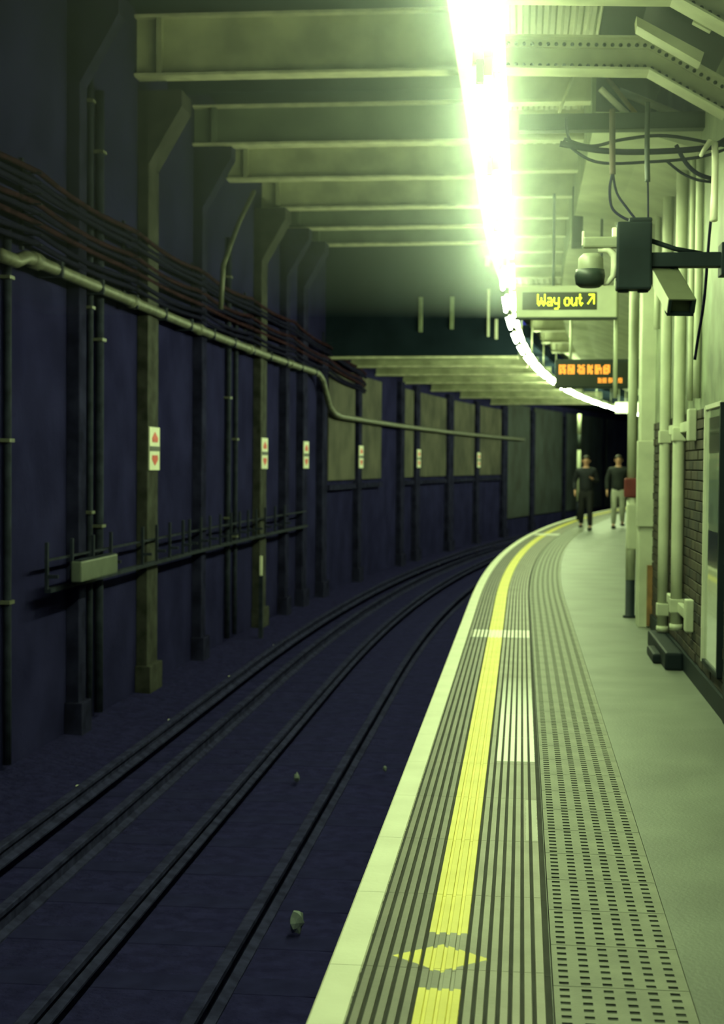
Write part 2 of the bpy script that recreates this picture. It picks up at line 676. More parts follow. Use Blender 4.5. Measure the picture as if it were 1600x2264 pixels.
for s, lab in ((17.2, 'largest red double-arrow sign on the pale pilaster across the track'),
               (24.05, 'second red arrow sign from the left, on a thin pilaster under the pipe'),
               (27.65, 'third red arrow sign, just before the wall pipe bends down'),
               (33.5, 'small dim arrow sign first past the bend of the wall pipe'),
               (41.05, 'small orange-lit arrow sign in the middle of the far curved wall'),
               (50.35, 'farthest pale arrow sign on the curved wall by the platform bend')):
    arrow_sign(s, lab)

# vertical conduits on the far wall
for s, r, z0, z1, m, lab in ((12.45, 0.035, -1.0, 3.6, PIPED, 'thin vertical conduit at the left picture edge on the far wall'),
                             (14.92, 0.032, -1.0, 5.9, PIPED, 'left one of the paired vertical pipes on the sooty wall'),
                             (15.22, 0.045, -1.0, 5.4, PIPED, 'right one of the paired vertical pipes on the sooty wall'),
                             (21.82, 0.04, -1.0, 4.9, PIPED, 'left one of two thin conduits before the second arrow sign'),
                             (22.37, 0.032, -1.0, 3.9, PIPED, 'right one of two thin conduits before the second arrow sign')):
    b = MB()
    n = 6
    b.tube([(0, 0, z0 + (z1 - z0) * k / n) for k in range(n + 1)], r, 10)
    o = b.build('wall_conduit', m, None, True)
    o.matrix_world = M(s, TW + r + 0.01, 0)
    tag(o, lab, 'conduit', 'conduits on the far wall')
    for k in range(3):
        c = MB()
        z = z0 + (z1 - z0) * (0.3 + 0.3 * k)
        c.box(-r - 0.012, r + 0.008, -r - 0.03, r + 0.03, z, z + 0.03)
        c.build('clip', PIPEG, o)
# slanting downpipe hanging from the beams
b = MB()
b.tube([W(22.0, -4.02, 5.6), W(21.2, -4.08, 5.0), W(20.4, -4.12, 4.3), W(20.35, -4.14, 3.7)], 0.035, 8)
tag(b.build('downpipe', PIPEG, None, True), 'slanting thin pipe running down from the roof beams to the wall', 'pipe')

# the fat pipe along the wall
b = MB()
tp = TW + 0.17
pts = [(11.9, tp, 3.27), (12.3, tp, 3.27), (12.55, tp, 3.34)] + [(x, tp, 3.34) for x in srange(13.2, 28.2, 1.5)] + \
      [(28.7, tp, 3.32), (29.1, tp, 3.22), (29.45, tp, 2.98), (29.8, tp, 2.74), (30.3, tp, 2.62), (31, tp, 2.58)] + [(x, tp, 2.58) for x in srange(32.5, 58, 1.5)]
curve_tube(b, pts, 0.058, 12)
wp = tag(b.build('wall_pipe', PIPEG, None, True), 'long grey pipe along the far wall that bends down before the curve', 'pipe')
for k in range(12):
    s = 13.4 + k * 1.35
    c = MB()
    c.box(-0.17, 0.065, -0.03, 0.03, -0.075, 0.075, bev=0.006)
    o = c.build('bracket', PIPED, None)
    o.matrix_world = M(s, tp, 3.34)
    child(o, wp)
for k in range(5):
    s = 12.8 + k * 3.3
    c = MB()
    c.tube([W(s - 0.09, tp, 3.34), W(s + 0.09, tp, 3.34)], 0.075, 12)
    c.build('joint_collar', PIPEG, wp, True)

# sagging cable bundle above the pipe
names = ['lowest', 'second lowest', 'third lowest', 'middle', 'fifth', 'third highest', 'second highest', 'topmost']
for k in range(8):
    z = 3.52 + k * 0.09
    b = MB()
    pts = []
    for s in srange(9.5, 34, 0.5):
        ph = ((s - 9.5) % 3.4) / 3.4
        sag = 0.07 * 4 * ph * (1 - ph) * (0.6 + 0.4 * math.sin(k * 2.1))
        drop = 0.0 if s < 25 else -0.010 * (s - 25) ** 1.5 * (1 + 0.1 * k)
        pts.append((s, TW + 0.12 + 0.02 * (k % 2), z - sag + drop))
    curve_tube(b, pts, 0.026, 7)
    m = CABLE_R if k in (7, 4, 2) else CABLE
    tag(b.build('wall_cable', m, None, True), f'{names[k]} of the eight sagging cables above the wall pipe', 'cable', 'cables strung along the far wall')
for k in range(7):
    s = 9.5 + k * 3.4
    b = MB()
    b.box(-0.0, 0.03, -0.025, 0.025, 3.45, 4.25)
    for j in range(8):
        b.box(0.02, 0.20, -0.02, 0.02, 3.49 + j * 0.09 - 0.005, 3.49 + j * 0.09 + 0.005)
    o = b.build('cable_bracket', PIPED, None)
    o.matrix_world = M(s, TW, 0)
    tag(o, f'{ORD[k]} upright cable bracket along the far wall above the pipe', 'bracket', 'cable brackets on the far wall')

# low cable rack with upright pins and a white box
rk = empty('cable_rack', M(13.0, TW + 0.2, 0.45), 'low wall rack of upright pins along the track', 'cable rack')
b = MB()
sweep(b, rect(TW + 0.16, TW + 0.22, 0.42, 0.46), 13.1, 27.5, 1.0)
child(b.build('rail', PIPED), rk)
b = MB()
sweep(b, rect(TW + 0.16, TW + 0.19, 0.70, 0.72), 13.1, 27.5, 1.0)
child(b.build('rail', PIPED), rk)
pin = None
for s in (13.0, 13.75, 14.45, 15.1, 16.4, 17.05, 17.7, 18.4, 18.75, 19.4, 19.95, 20.6, 21.3, 21.9, 22.5, 23.1, 23.8, 24.6, 25.4):
    if pin is None:
        c = MB()
        c.box(0, 0.03, -0.02, 0.02, 0, 0.42, bev=0.005)
        c.box(0, 0.12, -0.018, 0.018, 0.1, 0.13)
        pin = c.build('pin', PIPED)
        o = pin
    else:
        o = put(pin.copy())
    o.matrix_world = M(s, TW + 0.2, 0.46)
    child(o, rk)
b = MB()
b.box(0, 0.10, -0.62, 0.62, 0.0, 0.19, bev=0.015)
bx = b.build('equipment_box', mat('grey_green_box', (0.10, 0.115, 0.095), 0.5, var=0.3), None)
bx.matrix_world = M(13.96, TW + 0.33, 0.5)
tag(bx, 'pale grey-green equipment box on the low wall rack', 'box')
c = MB()
c.box(0.02, 0.09, -0.60, 0.60, 0.19, 0.2)
c.build('lid', PIPED, bx)
b = MB()
b.box(-0.02, 0.02, -0.02, 0.02, -0.15, 0.15, bev=0.006)
o = b.build('marker_post', SIGNW)
o.matrix_world = M(22.6, -4.0, 0.03)
b2 = MB()
b2.box(-0.03, 0.03, -0.03, 0.03, -1.12, -0.15)
b2.build('stake', PIPED, o)
tag(o, 'small white-topped marker post beside the far track edge', 'post')

# ------------------------------------------------------------------ roof over the track
mb = MB()
sweep(mb, rect(TW - 0.4, -0.3, 6.7, 7.0), SB, 30.6, 1.0)
tag(mb.build('ceiling', SOOTC), 'dark roof slab high above the track', 'ceiling', kind='structure')


BEAM2 = mat('darker_beam_paint', (0.15, 0.18, 0.13), 0.7, var=0.5, scale=1.6)  # darker web paint used on some of the roof beams


def roof_beam(s, zb, depth, t0, t1, lab, m=BEAM):
    e = empty('roof_beam', M(s, 0, zb), lab, 'beam', 'steel beams across the track roof')
    b = MB()
    b.box(t0, t1, 0.0, 0.02, 0.03, depth)
    b.build('web', m, e)
    b = MB()
    b.box(t0, t1, -0.12, 0.14, 0.0, 0.03)
    b.build('lower_flange', FLANGE, e)
    b = MB()
    b.box(t0, t1, -0.12, 0.14, depth, depth + 0.03)
    b.build('upper_flange', FLANGE, e)
    b = MB()
    n = int((t1 - t0) / 0.14)
    for k in range(n):
        x = t0 + 0.07 + k * 0.14
        b.box(x - 0.014, x + 0.014, -0.013, 0.0, 0.07, 0.098)
    b.build('rivet_row', m, e)
    x = t0 + 0.28
    b = MB()
    b.box(x - 0.03, x + 0.03, -0.1, 0.0, 0.03, depth)
    b.build('stiffener', m, e)
    return e


for k, (s, zb, d) in enumerate(((13.3, 5.95, 0.7), (16.9, 5.95, 0.66), (19.85, 5.80, 0.50), (21.95, 5.75, 0.45), (24.4, 5.74, 0.45), (26.2, 5.70, 0.42), (28.0, 5.68, 0.42))):
    roof_beam(s, zb, d, TW, -0.42, f'{ORD[k]} steel roof beam over the track counted from the camera', BEAM if k in (1, 3, 4) else BEAM2)
# shallow second layer: secondary joists seen between the first beams
for k, (s, zb) in enumerate(((18.4, 6.15), (20.9, 6.1))):
    b = MB()
    b.box(TW, -0.42, 0, 0.12, 0, 0.4)
    o = b.build('roof_joist', SOOTC)
    o.matrix_world = M(s, 0, zb)
    tag(o, ('nearer' if k == 0 else 'farther') + ' plain dark joist between the riveted roof beams', 'joist', 'plain roof joists')

# longitudinal girder over the platform edge
mb = MB()
sweep(mb, rect(-0.44, -0.40, 4.66, 6.7), SB, 60, 1.0)
sweep(mb, rect(-0.52, -0.32, 4.62, 4.66), SB, 60, 1.0)
tag(mb.build('edge_girder', STEEL_C), 'deep cream girder running along above the strip lights', 'girder', kind='structure')

# bulkhead where the track roof drops
mb = MB()
mb.box(TW, -0.5, 0, 0.35, 3.78, 6.7)
bh = mb.build('trim_1', SOOTC)
bh.matrix_world = M(30.2, 0, 0)
tag(bh, 'dark bulkhead where the track roof drops to a low tunnel', 'bulkhead', kind='structure')
for t, z0, z1, w in ((-2.45, 4.25, 4.95, 0.08), (-1.82, 4.3, 4.95, 0.08), (-1.09, 4.15, 5.1, 0.05), (-0.93, 4.1, 4.5, 0.06), (-1.12, 5.55, 5.75, 0.09)):
    b = MB()
    b.box(t - w / 2, t + w / 2, -0.06, 0, z0, z1, bev=0.01)
    b.build('batten', CREAM_D if t < -1.5 else PALE, bh)
mb = MB()
sweep(mb, rect(TW - 0.4, -0.3, 4.15, 4.4), 30.4, SF, 1.0)
tag(mb.build('ceiling_low', SOOTC), 'low dark tunnel roof over the curving track beyond the bulkhead', 'ceiling', kind='structure')
for k, s in enumerate((30.3, 33.0, 36.0, 39.5, 43.5, 48, 53)):
    e = empty('tunnel_beam', M(s, 0, 3.72), f'{ORD[k]} low beam across the tunnel roof beyond the bulkhead', 'beam', 'low tunnel beams')
    b = MB()
    b.box(TW, -0.5, -0.13, 0.13, 0.0, 0.05)
    b.build('lower_flange', FLANGE, e)
    b = MB()
    b.box(TW, -0.5, -0.015, 0.015, 0.05, 0.43)
    b.build('web', BEAM, e)

# ------------------------------------------------------------------ platform wall
SBK = 15.45
mb = MB()
sweep(mb, rect(TR, TR + 0.9, 2.02, 5.4), SB, SBK, 1.0)
wall_right = tag(mb.build('wall_right', CREAM_D), 'stained cream platform wall above a dark brick dado', 'wall', kind='structure')
mb = MB()
sweep(mb, rect(TR, TR + 0.9, 0.0, 2.02), SB, SBK, 1.0)
mb.build('dado', MORTAR, wall_right)
mb = MB()
sweep(mb, rect(TR - 0.03, TR, 0.0, 0.14), SB, SBK, 1.0)
tag(mb.build('baseboard_right', BLACK), 'black skirting at the foot of the brick dado', 'skirting', kind='structure')
mb = MB()
sweep(mb, rect(1.95, 2.4, 2.3, 5.4), SBK, SF, 1.0)
wb = tag(mb.build('wall_setback', CREAM_D), 'cream set-back platform wall beyond the pilaster', 'wall', kind='structure')
mb = MB()
sweep(mb, rect(1.95, 2.4, 0, 2.3), SBK, SF, 1.0)
mb.build('dado', mat('far_dado', (0.06, 0.055, 0.04), 0.7, var=0.5, scale=3), wb)

# bricks of the dado
b = MB()
b.box(-0.012, 0.0, 0.0, 0.215, 0.0, 0.065, bev=0.004)
proto = b.build('brick', BRICKS[0], None)
pm = proto.data
vars_ = [pm]
for m in BRICKS[1:]:
    q = pm.copy()
    q.materials[0] = m
    vars_.append(q)
bpy.data.objects.remove(proto)
rest = MB()
count = 0
for c in range(25):
    z = 0.15 + c * 0.075
    off = 0.1125 if c % 2 else 0.0
    s = 3.0 + off
    while s < SBK - 0.25:
        tj = random.uniform(-0.004, 0.004)
        hidden = 9.79 < s and s + 0.215 < 10.63 and z > 0.3
        if 10.5 < s < 13.0 and count < 300:
            o = bpy.data.objects.new('brick', random.choice(vars_))
            put(o, wall_right)
            o.matrix_world = M(s, TR + tj, z)
            count += 1
        elif not hidden:
            mtx = M(s, TR + tj, z)
            rest.box(-0.012, 0.0, 0.0, 0.215, 0.0, 0.065, mi=random.randrange(3), mtx=mtx)
        s += 0.225
o = rest.build('brick_facing', BRICKS, wall_right)
o['kind'] = 'stuff'

# poster frame
po = empty('poster_frame', M(10.215, TR - 0.02, 0.27), 'tall glazed poster panel on the brick dado at the right edge', 'poster')
GLZ = mat('glazed_poster_pale', (0.34, 0.40, 0.28), 0.12, 0.6, var=0.15, scale=3, coat=0.6)
GLD = mat('glazed_poster_dark', (0.05, 0.065, 0.05), 0.12, 0.6, var=0.4, scale=6, coat=0.6)
GLM = mat('glazed_poster_mid', (0.26, 0.33, 0.24), 0.12, 0.6, var=0.3, scale=5, coat=0.6)
L2, HH = 0.425, 1.72
b = MB()
b.box(-0.012, 0.01, -L2, L2, 0.0, HH)
b.build('board', GLZ, po)
for y0, y1, z0, z1, m, nm in ((-0.39, 0.31, 1.42, 1.66, GLD, 'dark_picture'), (-0.39, 0.26, 0.66, 0.9, GLD, 'dark_picture'), (-0.39, 0.37, 0.95, 1.38, GLM, 'print_panel')):
    b = MB()
    b.box(-0.0135, -0.012, y0, y1, z0, z1)
    b.build(nm, m, po)
fb = MB()
fb.box(-0.03, 0.012, L2 - 0.03, L2 + 0.012, -0.02, HH + 0.02)
fb.build('frame_side', PALE, po)
fb = MB()
fb.box(-0.03, 0.012, -L2 - 0.012, -L2 + 0.03, -0.02, HH + 0.02)
fb.build('frame_side', BLACK, po)
for z in (-0.03, HH):
    fb = MB()
    fb.box(-0.026, 0.012, -L2, L2, z, z + 0.03)
    fb.build('frame_rail', BLACK if z < 0 else PALE, po)

# dark steel column at the right picture edge
b = MB()
b.box(-0.07, 0.07, -0.16, 0.16, 0, 5.2, bev=0.008)
o = b.build('steel_column', BLACK)
o.matrix_world = M(9.4, TR + 0.03, 0)
tag(o, 'black steel column at the right picture edge carrying the camera arm', 'column')
b = MB()
b.box(-0.09, 0.0, -0.1, 0.1, 2.02, 2.1, bev=0.01)
b.build('junction_box', BLACK, o)

# vertical pipes with clamps on the dado
for s, lab in ((13.39, 'left one of the two cream standpipes on the platform wall'), (12.23, 'right one of the two cream standpipes on the platform wall')):
    b = MB()
    r = 0.048
    zt = 3.94
    zb = 0.17 if s > 13 else 0.31
    b.tube([(0, 0, z) for z in (zb, 1.0, 2.0, 3.0, 3.8, zt)], r, 14)
    o = b.build('standpipe', CREAM, None, True)
    o.matrix_world = M(s, TR - 0.06, 0)
    tag(o, lab, 'pipe', 'cream standpipes')
    b = MB()
    b.tube([(0, 0, zb - 0.02), (0, 0, zb + 0.03)], 0.055, 14)
    b.build('end_cap', CREAM, o, True)
    for z in (1.8, zb + 0.12):
        c = MB()
        c.box(-0.055, 0.085, -0.055, 0.055, z, z + 0.11, bev=0.01)
        c.build('clamp', CREAM, o)
for z, lab in ((0.47, 'lower cream cross bracket joining the standpipes'), (1.90, 'upper cream cross bracket joining the standpipes')):
    b = MB()
    b.box(-0.045, 0.0, -0.8, 0.75, -0.035, 0.045, bev=0.008)
    b.box(-0.06, 0.0, -0.92, -0.78, -0.11, 0.13, bev=0.01)
    o = b.build('pipe_bracket', CREAM)
    o.matrix_world = M(12.35, TR - 0.012, z)
    tag(o, lab, 'bracket', 'cream pipe brackets')
b = MB()
b.box(-0.14, 0.0, -0.75, 0.9, 0, 0.14, bev=0.02)
b.box(-0.20, -0.05, -0.35, 0.25, 0, 0.08, bev=0.02)
o = b.build('cable_plinth', BLACK)
o.matrix_world = M(12.7, TR - 0.03, 0)
tag(o, 'black low plinth on the floor under the cream standpipes', 'plinth')
# pilaster at the set-back
pl = empty('wall_pilaster', M(15.2, TR, 0), 'cream pilaster with a board fixed to it beside the round post', 'pilaster')
b = MB()
b.box(-0.14, 0.05, -0.1, 0.25, 0, 4.4, bev=0.01)
b.build('shaft', CREAM, pl)
b = MB()
b.box(-0.17, 0.0, -0.13, 0.0, 1.0, 1.85, bev=0.01)
b.build('upper_cover', CREAM, pl)
b = MB()
b.box(-0.06, 0.0, -0.14, -0.1, 0.02, 0.62)
b.build('brown_board', WOOD, pl)
b = MB()
b.prism([(-0.02, 0.66), (0.09, 0.60), (0.09, 0.72)], -0.25, -0.13)
b.build('white_wedge', PALE, pl)
b = MB()
b.box(0.0, 0.03, -0.55, -0.5, -0.0, 0.5)
b.build('brown_edge', WOOD, pl)

# free-standing round post
ps = empty('platform_post', M(16.1, 1.15, 0), 'slim cream round post with black foot and dark red band', 'post')
b = MB()
b.tube([(0, 0, z) for z in (0.40, 1.27)], 0.052, 14)
b.build('lower_shaft', CREAM, ps, True)
b = MB()
b.tube([(0, 0, 0.0), (0, 0, 0.02), (0, 0, 0.021), (0, 0, 0.40)], [0.075, 0.075, 0.05, 0.05], 14)
b.build('black_foot', BLACK, ps, True)
b = MB()
b.tube([(0, 0, 1.47), (0, 0, 2.5), (0, 0, 3.4), (0, 0, 4.0)], 0.05, 14)
b.build('upper_shaft', CREAM, ps, True)
b = MB()
b.box(-0.075, 0.075, -0.07, 0.07, 1.27, 1.47, bev=0.015)
b.build('red_box', REDM, ps)
b = MB()
b.box(-0.045, 0.125, -0.06, 0.06, 0.72, 1.2, bev=0.02)
b.build('cream_box', CREAM, ps)
b = MB()
b.box(0.05, 0.16, -0.02, 0.02, 0.62, 0.66)
b.build('tie_bar', CREAM, ps)
b = MB()
b.box(0.06, 0.13, -0.02, 0.02, 1.42, 1.46)
b.build('brown_tab', WOOD, ps)

# ------------------------------------------------------------------ roof over the platform
mb = MB()
ribs = []
t = -0.38
k = 0
while t < 0.47:
    ribs += [(t, 4.62), (t + 0.03, 4.62), (t + 0.045, 4.66), (t + 0.075, 4.66)]
    t += 0.09
prof = ribs + [(0.5, 4.62), (0.5, 4.9), (-0.38, 4.9)]
sweep(mb, prof, 7.0, 62, 1.0)
tag(mb.build('ceiling_ribbed', mat('white_sheeting', (0.80, 0.82, 0.66), 0.5, var=0.12)), 'cream ribbed roof sheeting above the platform beside the strip lights', 'ceiling', kind='structure')
mb = MB()
sweep(mb, rect(0.5, 2.4, 5.3, 5.5), SB, SF, 1.0)
tag(mb.build('ceiling_void', SOOTC), 'dark void roof above the platform wall', 'ceiling', kind='structure')
mb = MB()
sweep(mb, [(0.5, 4.12), (0.9, 4.08), (1.3, 3.95), (1.96, 3.75), (1.96, 4.2), (0.5, 4.25)], 11.5, SF, 1.0)
tag(mb.build('ceiling_panel', CREAM), 'plain cream ceiling panel sloping to the platform wall', 'ceiling', kind='structure')
mb = MB()
sweep(mb, rect(0.49, 0.52, 4.12, 4.75), 11.5, SF, 1.0)
tag(mb.build('trim_2', CREAM_D), 'narrow cream fascia between ribbed and plain ceiling', 'fascia', kind='structure')
# cross beams of the platform roof
for k in range(14):
    s = 11.7 + k * 1.35 if k < 8 else 22.5 + (k - 8) * 3
    e = empty('platform_roof_beam', M(s, 0, 4.36), f'{ORD[k]} short cream beam across the ribbed platform roof', 'beam', 'short platform roof beams')
    b = MB()
    b.box(-0.34, 0.50, -0.07, 0.07, 0, 0.025)
    b.build('lower_flange', STEEL_C, e)
    b = MB()
    b.box(-0.34, 0.50, -0.012, 0.012, 0.025, 0.27)
    b.build('web', STEEL_C, e)


# cranked riveted girders
def cranked(s, lab, m=STEEL_C):
    e = empty('cranked_girder', M(s, 0, 0), lab, 'girder', 'cranked riveted girders over the platform')
    # centre line of the top edge
    P = [(-0.36, 4.44), (0.80, 4.40), (1.30, 4.11)]

    def band(z0, z1, y0, y1, name, m):
        b = MB()
        up = [(p[0], p[1] - z0) for p in P]
        lo = [(p[0], p[1] - z1) for p in P]
        b.prism(up + lo[::-1], y0, y1)
        return b.build(name, m, e)
    band(0.0, 0.20, 0.0, 0.02, 'web', m)
    band(0.0, 0.05, -0.03, 0.0, 'upper_angle', m)
    band(0.15, 0.20, -0.03, 0.0, 'lower_angle', m)
    band(0.19, 0.205, -0.10, 0.12, 'lower_flange', m)
    band(-0.015, 0.0, -0.10, 0.12, 'upper_flange', m)
    for zz, nm in ((0.03, 'upper_rivets'), (0.168, 'lower_rivets')):
        b = MB()
        for (a, c) in ((P[0], P[1]), (P[1], P[2])):
            L = math.hypot(c[0] - a[0], c[1] - a[1])
            n = int(L / 0.052)
            for k in range(n):
                f = (k + 0.5) / n
                x = a[0] + (c[0] - a[0]) * f
                z = a[1] + (c[1] - a[1]) * f - zz
                b.tube([(x, -0.03, z), (x, -0.038, z), (x, -0.044, z)], [0.014, 0.013, 0.006], 6)
        o = b.build(nm, DARKST, e)
    return e


cranked(10.2, 'cream riveted girder cranked down to the right above the cameras')
cranked(8.62, 'nearer cranked girder just cutting the upper right picture corner')
# pale slanting battens between the girders
for (p, q, w, lab) in (((9.3, 0.66, 4.14), (9.3, 1.02, 3.93), 0.05, 'broad pale slanting batten between the two cranked girders'),
                       ((8.9, 0.985, 4.14), (8.9, 1.13, 4.04), 0.05, 'short pale slanting panel at the upper right corner')):
    pass
b = MB()
b.prism([(0.655, 4.265), (0.66, 4.205), (1.04, 3.98), (1.06, 4.04)], 0, 0.16)
o = b.build('slanting_batten', STEEL_C)
o.matrix_world = M(9.3, 0, 0.045)
tag(o, 'broad pale slanting batten between the two cranked girders', 'batten')
b = MB()
b.prism([(0.96, 4.17), (0.93, 4.10), (1.03, 4.045), (1.075, 4.105)], 0, 0.05)
o = b.build('slanting_plate', STEEL_C)
o.matrix_world = M(8.75, 0, 0.01)
tag(o, 'small pale slanting plate near the upper right corner', 'plate')
# dark roof plate behind the girders
b = MB()
b.prism([(-0.3, 4.62), (0.78, 4.62), (1.34, 4.30), (1.34, 4.4), (0.8, 4.72), (-0.3, 4.72)], 0, 1.75)
o = b.build('roof_plate', DARKST)
o.matrix_world = M(7.0, 0, 0)
tag(o, 'dark sloping roof plate above the cranked girders', 'roof plate')
b = MB()
b.prism([(0.5, 4.66), (0.78, 4.62), (1.34, 4.30), (1.34, 4.4), (0.8, 4.72), (0.5, 4.72)], 0, 2.6)
o = b.build('roof_plate', DARKST)
o.matrix_world = M(8.76, 0, 0)
tag(o, 'dark sloping roof plate between riveted girder and dark cross channel', 'roof plate')

# dark cross channel with cables
b = MB()
b.box(-0.05, 1.30, 0, 0.12, 0.0, 0.02)
b.box(-0.05, 1.30, 0, 0.012, 0.0, 0.118)
b.box(-0.05, 1.30, 0, 0.12, 0.10, 0.118)
o = b.build('cross_channel', DARKST)
o.matrix_world = M(11.3, 0, 4.075)
tag(o, 'dark steel channel spanning across above the hanging cables', 'channel')


def cable(name, pts, r, m, lab, cat='cable', group=None, sub=6):
    """smooth cable through (s,t,z) points (Catmull-Rom)"""
    P = [Vector(p) for p in pts]
    out = []
    for i in range(len(P) - 1):
        p0 = P[max(i - 1, 0)]
        p1, p2 = P[i], P[i + 1]
        p3 = P[min(i + 2, len(P) - 1)]
        for j in range(sub):
            u = j / sub
            out.append(0.5 * ((2 * p1) + (p2 - p0) * u + (2 * p0 - 5 * p1 + 4 * p2 - p3) * u * u + (3 * p1 - p0 - 3 * p2 + p3) * u ** 3))
    out.append(P[-1])
    b = MB()
    b.tube([W(*p) for p in out], r, 7)
    o = b.build(name, m, None, True)
    return tag(o, lab, cat, group)


G = 'loose cables over the platform'
cable('cable_loop', [(9.9, 0.22, 3.68), (9.9, 0.5, 3.63), (9.9, 0.8, 3.62), (9.9, 1.15, 3.64), (9.95, 1.28, 3.7)], 0.020, CABLE, 'thick dark cable slung across under the cross channel', group=G)
cable('cable_loop', [(9.92, 0.24, 3.70), (9.9, 0.45, 3.56), (9.9, 0.8, 3.555), (9.9, 1.1, 3.58), (9.95, 1.28, 3.64)], 0.010, CABLE, 'thin cable looping just below the thick slung cable', group=G)
cable('cable_loop', [(9.95, 0.25, 3.72), (9.9, 0.42, 3.66), (9.9, 0.62, 3.70), (9.9, 0.9, 3.72), (9.95, 1.28, 3.66)], 0.011, CABLE, 'slack cable rising above the thick slung cable', group=G)
cable('cable_loop', [(9.95, 0.26, 3.86), (9.95, 0.28, 3.72), (9.9, 0.36, 3.65), (9.9, 0.46, 3.66)], 0.010, CABLE, 'short cable dropping to the left end of the slung cable', group=G)
cable('cable_loop', [(9.9, 0.96, 3.66), (9.9, 1.02, 3.55), (9.92, 1.1, 3.48), (9.95, 1.2, 3.45)], 0.014, CABLE, 'upper of two dark cables drooping into the white pipe', group=G)
cable('cable_loop', [(9.9, 0.9, 3.56), (9.9, 1.0, 3.48), (9.92, 1.1, 3.44), (9.95, 1.2, 3.43)], 0.009, CABLE, 'lower of two dark cables drooping into the white pipe', group=G)
cable('drop_cable', [(9.75, 0.545, 3.86), (9.75, 0.548, 3.6), (9.75, 0.552, 3.45)], 0.020, mat('rusty_drop', (0.055, 0.035, 0.022), 0.7), 'thick reddish drop cable above the black camera box', group=G)
cable('drop_cable', [(9.75, 0.552, 3.46), (9.75, 0.535, 3.36), (9.75, 0.55, 3.24), (9.72, 0.62, 3.17), (9.7, 0.70, 3.14)], 0.009, CABLE, 'left thin cable curling down into the black camera box', group=G)
cable('drop_cable', [(9.75, 0.552, 3.46), (9.75, 0.58, 3.33), (9.72, 0.65, 3.22), (9.7, 0.71, 3.14)], 0.008, CABLE, 'right thin cable curling down into the black camera box', group=G)
cable('drop_cable', [(9.75, 0.765, 3.9), (9.75, 0.765, 3.6), (9.75, 0.772, 3.40)], 0.017, DARKST, 'dark conduit dropping towards the right side of the camera box', group=G)
cable('drop_cable', [(9.75, 0.772, 3.41), (9.75, 0.776, 3.25), (9.72, 0.775, 3.13)], 0.006, CABLE, 'thin cable straight down to the camera box top', group=G)
cable('wall_lead', [(9.95, 1.215, 3.42), (10.0, 1.19, 3.1), (10.05, 1.17, 2.7), (10.1, 1.14, 2.45), (10.1, 1.12, 2.30)], 0.010, CABLE, 'thin dark lead hanging down the wall behind the camera arm', group=G)
# bright bent pipe on the wall
b = MB()
b.tube([W(9.75, 1.10, 3.56), W(9.8, 1.12, 3.60), W(9.85, 1.165, 3.665), W(9.88, 1.20, 3.66), W(9.88, 1.205, 3.56), W(9.85, 1.20, 3.35), W(9.8, 1.19, 3.16)], [0.012, 0.014, 0.02, 0.022, 0.022, 0.022, 0.026], 10)
tag(b.build('bent_conduit', SIGNW, None, True), 'bright white bent conduit on the wall at the upper right', 'conduit')
# slim riser pipes on the cream wall, behind
for s, t, z0, z1, r, lab in ((14.6, TR - 0.04, 2.9, 4.1, 0.03, 'slim pale riser pipe left of the camera arm'),
                             (11.3, TR - 0.03, 2.1, 3.95, 0.028, 'pale wall conduit just behind the camera housing'),
                             (11.75, TR - 0.03, 2.1, 3.95, 0.022, 'thin wall conduit next to the pale conduit behind the housing')):
    b = MB()
    b.tube([(0, 0, z) for z in srange(z0, z1, 0.4)], r, 10)
    o = b.build('riser_pipe', CREAM, None, True)
    o.matrix_world = M(s, t, 0)
    tag(o, lab, 'pipe', 'slim riser pipes on the cream wall')
# raking struts and clutter in the void above the channel
for (p, q, r, m, lab) in (((11.5, 0.55, 4.42), (11.6, 0.85, 4.16), 0.025, SIGNW, 'bright white slanting tube above the cross channel'),
                          ((11.9, 0.62, 4.6), (11.6, 0.90, 4.15), 0.02, mat('ochre_rod', (0.5, 0.36, 0.08), 0.5), 'ochre slanting rod above the cross channel'),
                          ((12.0, 0.72, 4.52), (12.0, 1.2, 4.32), 0.03, STEEL_C, 'long pale raking tie in the dark roof void'),
                          ((10.6, 0.36, 4.40), (10.2, 0.22, 3.95), 0.010, STEEL_C, 'thin hanger rod slanting by the ribbed roof')):
    b = MB()
    b.tube([W(*p), W(*q)], r, 8)
    tag(b.build('raking_tie', m, None, True), lab, 'rod')
# dark hanging speaker column
e = empty('hanging_speaker', M(15.5, 0.53, 3.8), 'dark slim speaker column hanging left of the camera', 'speaker')
b = MB()
b.box(-0.055, 0.055, -0.05, 0.05, 0, 0.62, bev=0.012)
b.build('case', DARKST, e)
b = MB()
b.tube([(0, 0, 0.6), (0, 0, 0.84)], 0.012, 8)
b.build('hanger', BLACK, e)
b = MB()
b.box(-0.04, 0.04, -0.056, -0.05, 0.05, 0.57)
b.build('grille', BLACK, e)

# ------------------------------------------------------------------ camera arm with box and cameras
SA = 9.62
arm = empty('camera_boom', M(SA, 1.24, 2.886), 'thick black horizontal boom reaching from the column to the camera box', 'boom')
b = MB()
b.box(-0.46, 0.0, -0.05, 0.05, -0.045, 0.045, bev=0.006)
b.build('beam', BLACK, arm)
b = MB()
b.tube([(-0.46, 0, 0.125), (-0.30, 0, 0.07), (-0.14, 0, 0.04)], 0.016, 8)
b.build('stay', BLACK, arm, True)
b = MB()
b.box(-0.03, 0.02, -0.09, 0.09, -0.1, 0.1, bev=0.006)
b.build('foot_plate', BLACK, arm)
bx = empty('camera_control_box', M(SA, 0.68, 2.70), 'upright black control box on the end of the camera arm', 'box')
b = MB()
b.box(-0.108, 0.108, -0.075, 0.075, 0.0, 0.42, bev=0.014)
b.build('case', BLACK, bx)
b = MB()
b.box(-0.035, 0.108, -0.075, 0.075, 0.415, 0.445, bev=0.012)
